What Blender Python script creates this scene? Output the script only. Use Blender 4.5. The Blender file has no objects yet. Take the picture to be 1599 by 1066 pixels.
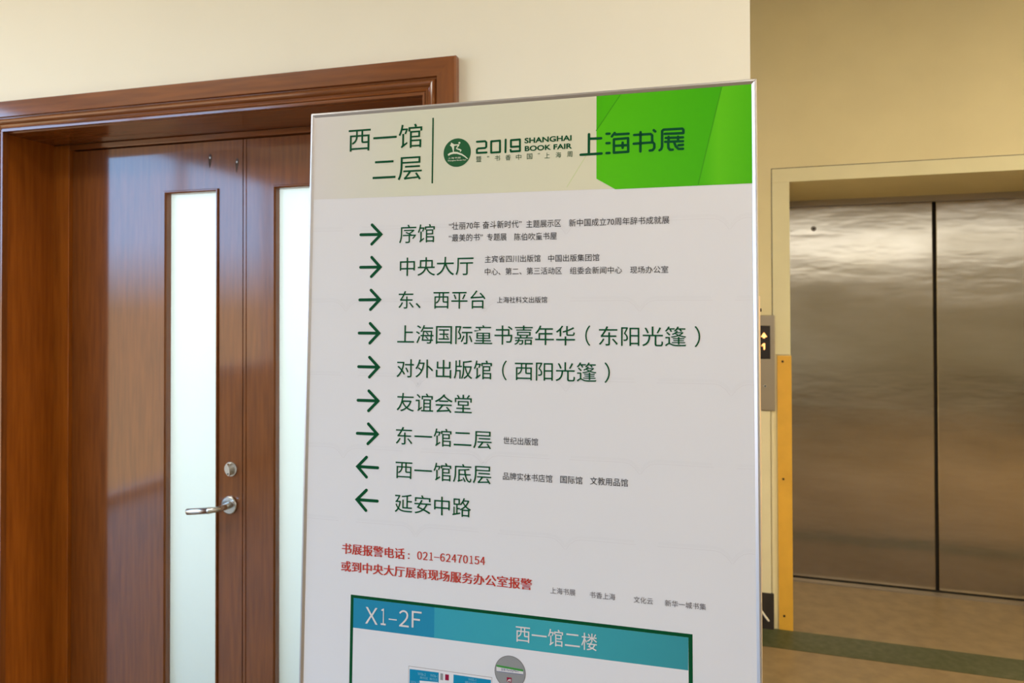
import bpy, bmesh, math
from mathutils import Vector, Matrix
PI = math.pi
scene = bpy.context.scene
COL = scene.collection

# ------------------------------------------------------------------ camera
FPX = 1100.0
cam_data = bpy.data.cameras.new('camera')
cam = bpy.data.objects.new('camera', cam_data)
COL.objects.link(cam)
scene.camera = cam
pitch = math.atan(FPX / 1e5)
roll = 0.0025
f = Vector((0, math.cos(pitch), math.sin(pitch)))
r0 = Vector((1, 0, 0)); u0 = Vector((0, -math.sin(pitch), math.cos(pitch)))
r = r0 * math.cos(roll) - u0 * math.sin(roll)
u = u0 * math.cos(roll) + r0 * math.sin(roll)
cam.matrix_world = Matrix(((r.x, u.x, -f.x, 0.0), (r.y, u.y, -f.y, 0.0), (r.z, u.z, -f.z, 1.55), (0, 0, 0, 1)))
cam_data.sensor_width = 36.0
cam_data.lens = 36.0 * FPX / 1599.0
cam_data.shift_y = -(533.0 - 466.0) / 1599.0
cam_data.clip_start = 0.02
cam_data.dof.use_dof = True
cam_data.dof.focus_distance = 1.3
cam_data.dof.aperture_fstop = 5.6

# ------------------------------------------------------------------ colour management
vs = scene.view_settings
vs.view_transform = 'Standard'
vs.look = 'None'
vs.gamma = 1.0
vs.use_curve_mapping = False
vs.exposure = -0.12

# ------------------------------------------------------------------ sky outside the hall windows
world = bpy.data.worlds.new('daylight')
scene.world = world
world.use_nodes = True
wn = world.node_tree.nodes; wl = world.node_tree.links
bg = wn['Background']
tc = wn.new('ShaderNodeTexCoord'); sx = wn.new('ShaderNodeSeparateXYZ')
rmp = wn.new('ShaderNodeValToRGB')
wl.new(tc.outputs['Generated'], sx.inputs[0]); wl.new(sx.outputs['Z'], rmp.inputs[0])
rmp.color_ramp.elements[0].position = 0.0; rmp.color_ramp.elements[0].color = (0.30, 0.23, 0.15, 1)
rmp.color_ramp.elements[1].position = 0.08; rmp.color_ramp.elements[1].color = (0.32, 0.60, 1.0, 1)
wl.new(rmp.outputs[0], bg.inputs['Color'])
bg.inputs['Strength'].default_value = 11.0

W_ANG = math.radians(-15.25)
W_MAT = Matrix.Translation((0.5536, 1.62714, 0)) @ Matrix.Rotation(W_ANG, 4, 'Z')     # corner of the door wall
E_MAT = Matrix.Translation((1.32131, 3.37923, 0)) @ Matrix.Rotation(math.radians(-17.5), 4, 'Z')  # lift wall

def area(name, mat, size, power, color, spread=PI):
    l = bpy.data.lights.new(name, 'AREA'); l.shape = 'RECTANGLE'; l.size, l.size_y = size
    l.energy = power; l.color = color; l.spread = spread
    o = bpy.data.objects.new(name, l); COL.objects.link(o); o.matrix_world = mat
    return o
ROOM_P = 37.0
# ceiling lamps: x, y in the door-wall frame, width, depth, power, colour, label
LAMPS = [
    (3.1, -0.4, 1.2, 0.3, 176.0, (1.0, 0.86, 0.55), 'warm ceiling light in the lift lobby, out of view'),
    (-2.6, -1.8, 1.2, 0.6, 25.0, (0.97, 1.0, 0.92), 'white ceiling light on the window side of the hall, out of view'),
    (0.9, -1.45, 1.2, 0.6, 24.0, (1.0, 0.89, 0.74), 'white ceiling light in the middle of the hall, out of view'),
]
area('window_portal', W_MAT @ Matrix.Translation((-4.62, -3.5, 1.5)) @ Matrix.Rotation(-PI / 2, 4, 'Y'), (2.95, 5.0), 1.0, (1, 1, 1)).data.cycles.is_portal = True
TEXTS = [('西一馆', 0.08253, 0.23671, -0.05796, 0.04642, 'green_print', 0, 'header'),
('二层', 0.13521, 0.23682, -0.12055, 0.0451, 'green_print', 0, 'header'),
('SHANGHAI', 0.43718, 0.52435, -0.08106, 0.01013, 'green_print', 0.03, 'header'),
('BOOK FAIR', 0.43776, 0.5251, -0.09587, 0.00989, 'green_print', 0.03, 'header'),
('暨', 0.3446, 0.35498, -0.11023, 0.01059, 'green_print', 0, 'subtitle'),
('“', 0.36599, 0.36989, -0.1065, 0.00298, 'green_print', 0, 'subtitle'),
('书', 0.38062, 0.39086, -0.11034, 0.01052, 'green_print', 0, 'subtitle'),
('香', 0.40106, 0.41122, -0.1104, 0.01047, 'green_print', 0, 'subtitle'),
('中', 0.42121, 0.43129, -0.11047, 0.01043, 'green_print', 0, 'subtitle'),
('国', 0.44188, 0.45188, -0.11053, 0.01039, 'green_print', 0, 'subtitle'),
('”', 0.46222, 0.46598, -0.10686, 0.00292, 'green_print', 0, 'subtitle'),
('上', 0.47457, 0.48445, -0.11063, 0.01033, 'green_print', 0, 'subtitle'),
('海', 0.49521, 0.50501, -0.11069, 0.01028, 'green_print', 0, 'subtitle'),
('周', 0.51608, 0.5258, -0.11075, 0.01024, 'green_print', 0, 'subtitle'),
('序馆', 0.19259, 0.26453, -0.24613, 0.03517, 'green_print', 0, 'row'),
('“壮丽70年 奋斗新时代”', 0.29267, 0.4328, -0.23389, 0.0143, 'black_print', 0, 'small'),
('主题展示区', 0.4412, 0.50554, -0.23479, 0.01376, 'black_print', 0, 'small'),
('新中国成立70周年辞书成就展', 0.51997, 0.69559, -0.23522, 0.01362, 'black_print', 0, 'small'),
('“最美的书”', 0.29295, 0.35902, -0.25614, 0.01389, 'black_print', 0, 'small'),
('专题展', 0.36704, 0.40458, -0.25681, 0.0135, 'black_print', 0, 'small'),
('陈伯吹童书屋', 0.41923, 0.49791, -0.25763, 0.01354, 'black_print', 0, 'small'),
('中央大厅', 0.19478, 0.3416, -0.3089, 0.03498, 'green_print', 0, 'row'),
('主宾省四川出版馆', 0.36336, 0.46823, -0.29753, 0.01314, 'black_print', 0, 'small'),
('中国出版集团馆', 0.48238, 0.57439, -0.29816, 0.01285, 'black_print', 0, 'small'),
('中心、第二、第三活动区', 0.36358, 0.50751, -0.32045, 0.01307, 'black_print', 0, 'small'),
('组委会新闻中心', 0.52189, 0.61418, -0.32089, 0.01273, 'black_print', 0, 'small'),
('现场办公室', 0.6284, 0.69345, -0.32114, 0.01249, 'black_print', 0, 'small'),
('东、西平台', 0.19319, 0.36531, -0.37163, 0.0339, 'green_print', 0, 'row'),
('上海社科文出版馆', 0.38731, 0.48087, -0.37254, 0.01162, 'black_print', 0, 'small'),
('上海国际童书嘉年华', 0.19165, 0.53158, -0.43643, 0.03543, 'green_print', 0, 'row'),
('（', 0.54975, 0.55884, -0.43646, 0.03614, 'green_print', 0, 'row'),
('东阳光篷', 0.57377, 0.72294, -0.43675, 0.03435, 'green_print', 0, 'row'),
('）', 0.73669, 0.74616, -0.43665, 0.03586, 'green_print', 0, 'row'),
('对外出版馆', 0.1914, 0.37872, -0.50058, 0.03459, 'green_print', 0, 'row'),
('（', 0.39785, 0.407, -0.50065, 0.0359, 'green_print', 0, 'row'),
('西阳光篷', 0.42187, 0.5698, -0.50073, 0.03411, 'green_print', 0, 'row'),
('）', 0.58373, 0.59335, -0.50084, 0.03571, 'green_print', 0, 'row'),
('友谊会堂', 0.19246, 0.34106, -0.56388, 0.03454, 'green_print', 0, 'row'),
('东一馆二层', 0.19181, 0.3795, -0.62682, 0.03355, 'green_print', 0, 'row'),
('世纪出版馆', 0.4013, 0.46535, -0.62661, 0.01311, 'black_print', 0, 'small'),
('西一馆底层', 0.19234, 0.37934, -0.68967, 0.03362, 'green_print', 0, 'row'),
('品牌实体书店馆', 0.40123, 0.4917, -0.68998, 0.01357, 'black_print', 0, 'small'),
('国际馆', 0.50608, 0.54536, -0.68977, 0.01336, 'black_print', 0, 'small'),
('文教用品馆', 0.55887, 0.62426, -0.68915, 0.0134, 'black_print', 0, 'small'),
('延安中路', 0.19169, 0.34133, -0.75142, 0.03428, 'green_print', 0, 'row'),
('书展报警电话', 0.08449, 0.21364, -0.84413, 0.01989, 'red_print', 1, 'red'),
('：', 0.21958, 0.22315, -0.84742, 0.00992, 'red_print', 1, 'red'),
('０', 0.23798, 0.2475, -0.84434, 0.01465, 'red_print', 2, 'digits'),
('２', 0.24931, 0.25879, -0.84425, 0.01462, 'red_print', 2, 'digits'),
('１', 0.26216, 0.2689, -0.84416, 0.01459, 'red_print', 2, 'digits'),
('－', 0.27116, 0.28189, -0.84477, 0.00131, 'red_print', 2, 'digits'),
('６', 0.283, 0.29236, -0.84399, 0.01453, 'red_print', 2, 'digits'),
('２', 0.29413, 0.30345, -0.84391, 0.01449, 'red_print', 2, 'digits'),
('４', 0.30522, 0.3145, -0.84382, 0.01446, 'red_print', 2, 'digits'),
('７', 0.31626, 0.3255, -0.84374, 0.01443, 'red_print', 2, 'digits'),
('０', 0.32725, 0.33645, -0.84365, 0.0144, 'red_print', 2, 'digits'),
('１', 0.33972, 0.34626, -0.84357, 0.01437, 'red_print', 2, 'digits'),
('５', 0.34909, 0.35821, -0.84349, 0.01434, 'red_print', 2, 'digits'),
('４', 0.35995, 0.36902, -0.8434, 0.01431, 'red_print', 2, 'digits'),
('或到中央大厅展商现场服务办公室报警', 0.08371, 0.45633, -0.87693, 0.01961, 'red_print', 1, 'red'),
('上海书展', 0.48915, 0.53347, -0.88354, 0.01121, 'grey_print', 0, 'caption'),
('书香上海', 0.55857, 0.60254, -0.88419, 0.01105, 'grey_print', 0, 'caption'),
('文化云', 0.63386, 0.66606, -0.88484, 0.0109, 'grey_print', 0, 'caption'),
('新华一城书集', 0.68591, 0.75292, -0.88551, 0.01074, 'grey_print', 0, 'caption'),
('Ｘ', 0.13589, 0.16109, -0.96326, 0.0305, 'white_print', 0, 'map'),
('１', 0.16735, 0.17757, -0.96258, 0.03036, 'white_print', 0, 'map'),
('－', 0.18328, 0.19962, -0.96554, 0.00212, 'white_print', 0, 'map'),
('２', 0.20405, 0.2236, -0.96141, 0.03013, 'white_print', 0, 'map'),
('Ｆ', 0.22916, 0.24853, -0.96071, 0.02998, 'white_print', 0, 'map'),
('西一馆二楼', 0.42704, 0.57158, -0.96415, 0.02901, 'white_print', 0, 'map'),
('W06-2', 0.24242, 0.25808, -1.05714, 0.00514, 'pale_print', 0, 'map'),
('W06-1', 0.26681, 0.28171, -1.05698, 0.00512, 'pale_print', 0, 'map'),
('展位区', 0.24691, 0.26254, -1.0633, 0.00428, 'pale_print', 0, 'map'),
('展位区', 0.26565, 0.28179, -1.06332, 0.00426, 'pale_print', 0, 'map'),
('W06-3', 0.22881, 0.24455, -1.07375, 0.00515, 'pale_print', 0, 'map'),
('W05-1', 0.33977, 0.35425, -1.05472, 0.00448, 'pale_print', 0, 'map'),
('展位区', 0.33318, 0.35551, -1.06081, 0.00493, 'pale_print', 0, 'map'),
('全家', 0.40041, 0.40916, -1.02974, 0.00466, 'blue_print', 0, 'map'),
('FamilyMart', 0.41086, 0.43272, -1.03021, 0.00443, 'blue_print', 0.0, 'map'),
('上海书展', 0.28896, 0.31456, -0.10548, 0.00336, 'cream_print', 0, 'emblem'),
('Shanghai Book Fair', 0.28902, 0.32563, -0.1105, 0.00272, 'cream_print', 0.02, 'emblem')]
STROKES = [([(0.34567, -0.07736), (0.3618, -0.07727), (0.36406, -0.07957), (0.36414, -0.08826), (0.36192, -0.09002), (0.34819, -0.09016), (0.34596, -0.09207), (0.34602, -0.09846), (0.36479, -0.09859)], 0.00381, 'green', 0, False),
([(0.37353, -0.07826), (0.39045, -0.07796), (0.39063, -0.09941), (0.37372, -0.09951)], 0.00379, 'green', 1, True),
([(0.40134, -0.07675), (0.40112, -0.10028)], 0.00377, 'green', 2, False),
([(0.42857, -0.09103), (0.41149, -0.09095), (0.41139, -0.07845), (0.42848, -0.07817), (0.42863, -0.0996), (0.41142, -0.09954), (0.41084, -0.09642)], 0.00375, 'green', 3, False),
([(0.55574, -0.07662), (0.55554, -0.11243)], 0.00455, 'green', 4, False),
([(0.55576, -0.0849), (0.57756, -0.0853)], 0.00455, 'green', 4, False),
([(0.54074, -0.11297), (0.57826, -0.11277)], 0.00455, 'green', 4, False),
([(0.58703, -0.07795), (0.59243, -0.07802)], 0.00453, 'green', 5, False),
([(0.58704, -0.0948), (0.59244, -0.09486)], 0.00452, 'green', 5, False),
([(0.58705, -0.11259), (0.59245, -0.11263)], 0.00451, 'green', 5, False),
([(0.59647, -0.08335), (0.60145, -0.07724), (0.60252, -0.08004), (0.62591, -0.08018)], 0.00451, 'green', 5, False),
([(0.6001, -0.08863), (0.62498, -0.08801), (0.62522, -0.11235), (0.60011, -0.11266)], 0.00451, 'green', 5, True),
([(0.60051, -0.10041), (0.62523, -0.10053)], 0.00451, 'green', 5, False),
([(0.61551, -0.09545), (0.61551, -0.10498)], 0.00449, 'green', 5, False),
([(0.6356, -0.08312), (0.66419, -0.08319), (0.66681, -0.08579), (0.66678, -0.09684)], 0.00448, 'green', 6, False),
([(0.63479, -0.09867), (0.66769, -0.09825), (0.67043, -0.10111), (0.67041, -0.10824), (0.6674, -0.1121), (0.66243, -0.11248)], 0.00447, 'green', 6, False),
([(0.64672, -0.07882), (0.6464, -0.11317)], 0.00447, 'green', 6, False),
([(0.66944, -0.07679), (0.67218, -0.07939)], 0.00445, 'green', 6, False),
([(0.6883, -0.08448), (0.71987, -0.08518), (0.7199, -0.07957), (0.71799, -0.07731), (0.68638, -0.07696), (0.68391, -0.07908), (0.68369, -0.10634), (0.68238, -0.11096), (0.67939, -0.11293)], 0.00443, 'green', 7, False),
([(0.68984, -0.09183), (0.7192, -0.09261)], 0.00443, 'green', 7, False),
([(0.68891, -0.09861), (0.71917, -0.09941)], 0.00443, 'green', 7, False),
([(0.69476, -0.09026), (0.69499, -0.09858)], 0.00442, 'green', 7, False),
([(0.71087, -0.09075), (0.71084, -0.09863)], 0.00441, 'green', 7, False),
([(0.69408, -0.10027), (0.69443, -0.10967), (0.69726, -0.11318), (0.70178, -0.11318)], 0.00442, 'green', 7, False),
([(0.7044, -0.1009), (0.70695, -0.10774), (0.71142, -0.11241), (0.71911, -0.1126)], 0.00441, 'green', 7, False),
([(0.71145, -0.10601), (0.71914, -0.10567)], 0.0044, 'green', 7, False)]
ARROWS = [([(0.11229, -0.24504), (0.15404, -0.24547)], [(0.13572, -0.22655), (0.15484, -0.24549), (0.13561, -0.26382)]), ([(0.11298, -0.3083), (0.15383, -0.30847)], [(0.13608, -0.28937), (0.15436, -0.30848), (0.13597, -0.32647)]), ([(0.11259, -0.37125), (0.15389, -0.37095)], [(0.13592, -0.35263), (0.15442, -0.37095), (0.13528, -0.38981)]), ([(0.11249, -0.43502), (0.15344, -0.43498)], [(0.13524, -0.41647), (0.15397, -0.43497), (0.13514, -0.45397)]), ([(0.11268, -0.49936), (0.15355, -0.49956)], [(0.13512, -0.48112), (0.15408, -0.49955), (0.13556, -0.51868)]), ([(0.1126, -0.56341), (0.15391, -0.56335)], [(0.13498, -0.54498), (0.15443, -0.56333), (0.1349, -0.58262)]), ([(0.11233, -0.62608), (0.15348, -0.62607)], [(0.1351, -0.6074), (0.15402, -0.62605), (0.13471, -0.64482)]), ([(0.15597, -0.6889), (0.11467, -0.68866)], [(0.13245, -0.6703), (0.11412, -0.68869), (0.13316, -0.70751)]), ([(0.15629, -0.75103), (0.11452, -0.75081)], [(0.13335, -0.73202), (0.11397, -0.75085), (0.13298, -0.76986)])]
EMBLEM = {'c': (0.30721, -0.09556), 'r': 0.02702, 'blade': [(0.29944, -0.09423), (0.29648, -0.08429), (0.29259, -0.08069), (0.2945, -0.0792), (0.29504, -0.07555), (0.30094, -0.07943), (0.31202, -0.08011), (0.30999, -0.0839), (0.3067, -0.08714), (0.31338, -0.08929), (0.31606, -0.09144), (0.3136, -0.09457), (0.31244, -0.09419), (0.31341, -0.09209), (0.30631, -0.08928), (0.30487, -0.08759), (0.3083, -0.08196), (0.30122, -0.08257), (0.30053, -0.0943)], 'dot': (0.31141, -0.07735), 'arc': [(0.28844, -0.09785), (0.2926, -0.09528), (0.3001, -0.09347), (0.30761, -0.09439), (0.3168, -0.09827), (0.32348, -0.10303), (0.32891, -0.10834), (0.32726, -0.10881), (0.32184, -0.10453), (0.316, -0.10101), (0.30682, -0.09785), (0.30015, -0.09747), (0.29432, -0.09858), (0.29016, -0.10091)]}
REG = {'bar': [(0.25833, -0.02593), (0.25824, -0.15154), 0.00296], 'header': [(0.01397, -0.17237), (0.83205, -0.17844)], 'green': [(0.56908, -0.00477), (0.5693, -0.15761), (0.60243, -0.17657), (0.83256, -0.17792), (0.8336, -0.00359)], 'fold1': [(0.6118, -0.00468), (0.56861, -0.07211)], 'fold2': [(0.78421, -0.00392), (0.7441, -0.17713)], 'map_outer': [(0.10482, -0.92868), (0.73101, -0.93249), (0.1047, -1.09193)], 'map_inner': [(0.1109, -0.93425), (0.72424, -0.93848), (0.11095, -0.98918), (0.72378, -0.9921)], 'dark_to': (0.27318, -0.96067), 'plan1': [(0.22625, -1.0508), (0.28317, -1.05032), (0.24637, -1.06922), (0.28247, -1.06747), (0.22395, -1.04561)], 'plan2': [(0.31143, -1.05019), (0.38203, -1.05083), (0.38407, -1.04611)], 'lift1': [(0.28627, -1.05107), (0.29167, -1.06289)], 'lift2': [(0.29553, -1.05162), (0.30273, -1.06205)], 'circle': [(0.41705, -1.03146), 0.02879], 'gsign': [(0.39186, -1.02286), (0.44104, -1.02531), (0.39189, -1.02605), (0.39224, -1.03454), (0.4411, -1.03428)], 'red': [(0.41123, -1.04226), (0.42028, -1.05012)], 'book': [(0.79152, -0.25355), (0.64431, -0.39347), (0.78988, -0.53363), (0.64335, -0.6682), (0.08551, -0.38838), (0.08759, -0.6714), (0.50756, -0.80221), (0.78918, -0.80976), (0.76468, -0.23681), (0.6216, -0.37444), (0.52506, -0.37366), (0.76924, -0.37511), (0.80557, -0.37527), (0.07591, -0.23595), (0.11302, -0.23455), (0.63317, -0.51642), (0.66911, -0.51598), (0.40017, -0.79389), (0.6625, -0.37507)]}

# ------------------------------------------------------------------ materials
def mat(name, color, rough=0.6, metal=0.0, spec=0.5, coat=0.0, coat_rough=0.1, noise=0.0, nscale=30.0, stretch=(1, 1, 1), bump=0.0, bscale=80.0, bstretch=(1, 1, 1), rnoise=0.0, color2=None, aniso=0.0):
    m = bpy.data.materials.new(name); m.use_nodes = True
    n = m.node_tree.nodes; l = m.node_tree.links; b = n['Principled BSDF']
    b.inputs['Base Color'].default_value = (*color, 1); b.inputs['Roughness'].default_value = rough
    b.inputs['Metallic'].default_value = metal; b.inputs['Specular IOR Level'].default_value = spec
    b.inputs['Coat Weight'].default_value = coat; b.inputs['Coat Roughness'].default_value = coat_rough
    b.inputs['Anisotropic'].default_value = aniso
    t = n.new('ShaderNodeTexCoord')
    if noise or color2:
        mp = n.new('ShaderNodeMapping'); mp.inputs['Scale'].default_value = stretch
        nz = n.new('ShaderNodeTexNoise'); nz.inputs['Scale'].default_value = nscale; nz.inputs['Detail'].default_value = 5
        l.new(t.outputs['Object'], mp.inputs[0]); l.new(mp.outputs[0], nz.inputs['Vector'])
        mx = n.new('ShaderNodeMix'); mx.data_type = 'RGBA'
        c2 = color2 or tuple(c * (1 - noise) for c in color)
        mx.inputs[6].default_value = (*color, 1); mx.inputs[7].default_value = (*c2, 1)
        mr = n.new('ShaderNodeMapRange'); mr.inputs[1].default_value = 0.35; mr.inputs[2].default_value = 0.68
        l.new(nz.outputs['Fac'], mr.inputs[0]); l.new(mr.outputs[0], mx.inputs[0]); l.new(mx.outputs[2], b.inputs['Base Color'])
    if bump or rnoise:
        mp2 = n.new('ShaderNodeMapping'); mp2.inputs['Scale'].default_value = bstretch
        nb = n.new('ShaderNodeTexNoise'); nb.inputs['Scale'].default_value = bscale; nb.inputs['Detail'].default_value = 3
        l.new(t.outputs['Object'], mp2.inputs[0]); l.new(mp2.outputs[0], nb.inputs['Vector'])
        if bump:
            bp = n.new('ShaderNodeBump'); bp.inputs['Strength'].default_value = bump; bp.inputs['Distance'].default_value = 0.002
            l.new(nb.outputs['Fac'], bp.inputs['Height']); l.new(bp.outputs[0], b.inputs['Normal'])
        if rnoise:
            r2 = n.new('ShaderNodeMapRange'); r2.inputs[3].default_value = rough - rnoise; r2.inputs[4].default_value = rough + rnoise
            l.new(nb.outputs['Fac'], r2.inputs[0]); l.new(r2.outputs[0], b.inputs['Roughness'])
    return m

def srgb(r_, g_, b_, k=1.0):
    return tuple(k * ((c / 255 + 0.055) / 1.055) ** 2.4 if c > 10 else c / 255 / 12.92 for c in (r_, g_, b_))

M = {}
M['hall_paint'] = mat('hall_paint', (0.84, 0.80, 0.67), 0.7, noise=0.03, nscale=3, bump=0.05, bscale=300)
M['lift_paint'] = mat('lift_paint', (0.71, 0.625, 0.395), 0.6, noise=0.05, nscale=4, bump=0.05, bscale=200)
M['surround_paint'] = mat('surround_paint', (0.70, 0.65, 0.44), 0.5, noise=0.06, nscale=5)
M['panel_paint'] = mat('panel_paint', (0.74, 0.67, 0.47), 0.5, noise=0.05, nscale=6)
M['wood'] = mat('wood', (0.225, 0.066, 0.011), 0.5, spec=0.12, coat=1.0, coat_rough=0.085, color2=(0.155, 0.045, 0.008), nscale=9, stretch=(9, 9, 0.6), bump=0.04, bscale=60, bstretch=(6, 6, 0.5))
M['wood_across'] = mat('wood_across', (0.225, 0.066, 0.011), 0.5, spec=0.12, coat=1.0, coat_rough=0.085, color2=(0.155, 0.045, 0.008), nscale=9, stretch=(0.6, 9, 9), bump=0.04, bscale=60, bstretch=(0.5, 6, 6))
M['wood_jamb_lit'] = mat('wood_jamb_lit', (0.37, 0.105, 0.009), 0.5, spec=0.12, coat=0.8, coat_rough=0.12, color2=(0.27, 0.072, 0.006), nscale=9, stretch=(9, 9, 0.6), bump=0.04, bscale=60, bstretch=(6, 6, 0.5))  # door wood made lighter and oranger: warm light on the jambs put into its colour
M['dark_gap'] = mat('dark_gap', (0.01, 0.007, 0.005), 0.9)
M['satin_steel'] = mat('satin_steel', (0.62, 0.60, 0.56), 0.25, 1.0, bump=0.05, bscale=200)
M['aluminium'] = mat('aluminium', (0.56, 0.54, 0.55), 0.36, 0.85)
M['lift_steel'] = mat('lift_steel', (0.42, 0.355, 0.265), 0.155, 1.0, color2=(0.34, 0.28, 0.195), nscale=2.5, stretch=(0.8, 1, 2.2), bump=0.9, bscale=2.6, bstretch=(0.8, 1, 2.6), rnoise=0.05)
M['call_steel'] = mat('call_steel', (0.36, 0.31, 0.25), 0.4, 0.8, bump=0.03)
M['yellow'] = mat('yellow', (0.72, 0.40, 0.05), 0.45, noise=0.10, nscale=12)
M['guard'] = mat('guard', (0.72, 0.52, 0.33), 0.5, noise=0.08, nscale=10)
M['black_plastic'] = mat('black_plastic', (0.012, 0.006, 0.005), 0.25)
M['dark_base'] = mat('dark_base', (0.030, 0.022, 0.020), 0.45, noise=0.3, nscale=20)
M['floor_tile'] = mat('floor_tile', (0.265, 0.185, 0.10), 0.36, spec=0.35, color2=(0.20, 0.14, 0.075), nscale=14, bump=0.03, bscale=20)
M['green_stone'] = mat('green_stone', (0.050, 0.060, 0.022), 0.4, spec=0.3, color2=(0.085, 0.085, 0.045), nscale=30)
M['ceiling_paint'] = mat('ceiling_paint', (0.78, 0.75, 0.68), 0.8)
M['white_plastic'] = mat('white_plastic', (0.75, 0.68, 0.58), 0.5)
M['back_board'] = mat('back_board', (0.5, 0.5, 0.5), 0.6)

PRINT_K = 0.86            # the print is a little greyer than pure sRGB ink on white
def print_mat(name, c, rough=0.36):
    return mat(name, tuple(PRINT_K * x for x in c), rough, spec=0.14)
M['green_print'] = print_mat('green_print', srgb(0, 78, 42))
M['black_print'] = print_mat('black_print', srgb(44, 40, 42))
M['red_print'] = print_mat('red_print', srgb(196, 62, 52))
M['grey_print'] = print_mat('grey_print', srgb(112, 104, 104))
M['white_print'] = print_mat('white_print', srgb(226, 222, 220))
M['cream_print'] = print_mat('cream_print', srgb(225, 228, 205))
M['pale_print'] = print_mat('pale_print', srgb(130, 190, 215))
M['blue_print'] = print_mat('blue_print', srgb(60, 70, 140))
M['plan_blue'] = print_mat('plan_blue', srgb(20, 140, 180))
M['plan_grey'] = print_mat('plan_grey', srgb(150, 150, 150))
M['plan_line'] = print_mat('plan_line', srgb(165, 150, 145))
M['plan_red'] = print_mat('plan_red', srgb(150, 25, 60))
M['plan_green'] = print_mat('plan_green', srgb(70, 150, 70))
M['sheet_white'] = print_mat('sheet_white', srgb(233, 231, 233))
M['book_mark'] = print_mat('book_mark', srgb(227, 224, 226))
M['book_mark_faint'] = print_mat('book_mark_faint', srgb(231, 229, 231))
M['emblem_green'] = print_mat('emblem_green', srgb(42, 98, 60))
M['map_blue'] = print_mat('map_blue', srgb(40, 140, 176))

def grad_mat(name, stops, axis='X', a=0.0, b=1.0, skew=0.0):
    """printed colour gradient that belongs to the sheet: ramp along an object axis"""
    m = print_mat(name, (0.5, 0.5, 0.5)); n = m.node_tree.nodes; l = m.node_tree.links; p = n['Principled BSDF']
    t = n.new('ShaderNodeTexCoord'); s = n.new('ShaderNodeSeparateXYZ'); l.new(t.outputs['Object'], s.inputs[0])
    ma = n.new('ShaderNodeMath'); ma.operation = 'MULTIPLY_ADD'; ma.inputs[1].default_value = skew
    l.new(s.outputs['Y'], ma.inputs[0]); l.new(s.outputs['X'], ma.inputs[2])
    mr = n.new('ShaderNodeMapRange'); mr.inputs[1].default_value = a; mr.inputs[2].default_value = b
    l.new(ma.outputs[0] if axis == 'X' else s.outputs[axis], mr.inputs[0])
    rp = n.new('ShaderNodeValToRGB'); l.new(mr.outputs[0], rp.inputs[0])
    e = rp.color_ramp.elements
    e[0].position = stops[0][0]; e[0].color = (*srgb(*stops[0][1], k=PRINT_K), 1); e[1].position = stops[-1][0]; e[1].color = (*srgb(*stops[-1][1], k=PRINT_K), 1)
    for pos, c in stops[1:-1]:
        k = e.new(pos); k.color = (*srgb(*c, k=PRINT_K), 1)
    l.new(rp.outputs[0], p.inputs['Base Color'])
    return m
M['header_print'] = grad_mat('header_print', [(0, (226, 220, 216)), (0.35, (222, 222, 200)), (1, (226, 222, 194))], a=0.0, b=0.57)
M['green_a'] = grad_mat('green_a', [(0, (88, 196, 14)), (1, (62, 174, 6))], a=0.56, b=0.82, skew=0.2)
M['green_b'] = grad_mat('green_b', [(0, (76, 186, 8)), (1, (80, 190, 10))], a=0.56, b=0.62)
M['green_c'] = grad_mat('green_c', [(0, (74, 184, 8)), (0.4, (98, 200, 22)), (1, (80, 186, 10))], a=0.74, b=0.835)
M['map_teal'] = grad_mat('map_teal', [(0, (60, 164, 184)), (0.5, (66, 168, 178)), (1, (60, 150, 160))], a=0.27, b=0.72)

def emit(name, color, s):
    m = bpy.data.materials.new(name); m.use_nodes = True
    n = m.node_tree.nodes; l = m.node_tree.links
    e = n.new('ShaderNodeEmission'); e.inputs[0].default_value = (*color, 1); e.inputs[1].default_value = s
    l.new(e.outputs[0], n['Material Output'].inputs[0]); return m
M['lamp_warm'] = emit('lamp_warm', (1.0, 0.78, 0.5), 6.0)
M['lamp_white'] = emit('lamp_white', (1.0, 0.93, 0.84), 6.0)
M['added_strip_glow'] = emit('added_strip_glow', (0.90, 0.95, 1.0), 5.6)  # glow of the added strip that the lift doors mirror
M['led'] = emit('led', (1.0, 0.42, 0.12), 4.0)
fg = bpy.data.materials.new('frosted_glass'); fg.use_nodes = True
n = fg.node_tree.nodes; l = fg.node_tree.links
tr = n.new('ShaderNodeBsdfTranslucent'); tr.inputs[0].default_value = (0.88, 0.93, 0.93, 1)
df = n.new('ShaderNodeBsdfDiffuse'); df.inputs[0].default_value = (0.55, 0.66, 0.66, 1)
gl = n.new('ShaderNodeBsdfGlossy'); gl.inputs['Roughness'].default_value = 0.2
m1 = n.new('ShaderNodeMixShader'); m1.inputs[0].default_value = 0.25
m2 = n.new('ShaderNodeMixShader'); m2.inputs[0].default_value = 0.04
l.new(tr.outputs[0], m1.inputs[1]); l.new(df.outputs[0], m1.inputs[2]); l.new(m1.outputs[0], m2.inputs[1]); l.new(gl.outputs[0], m2.inputs[2])
l.new(m2.outputs[0], n['Material Output'].inputs[0]); M['frosted_glass'] = fg
cg = mat('clear_glass', (0.95, 1, 1), 0.02); cg.node_tree.nodes['Principled BSDF'].inputs['Transmission Weight'].default_value = 1.0

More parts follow.
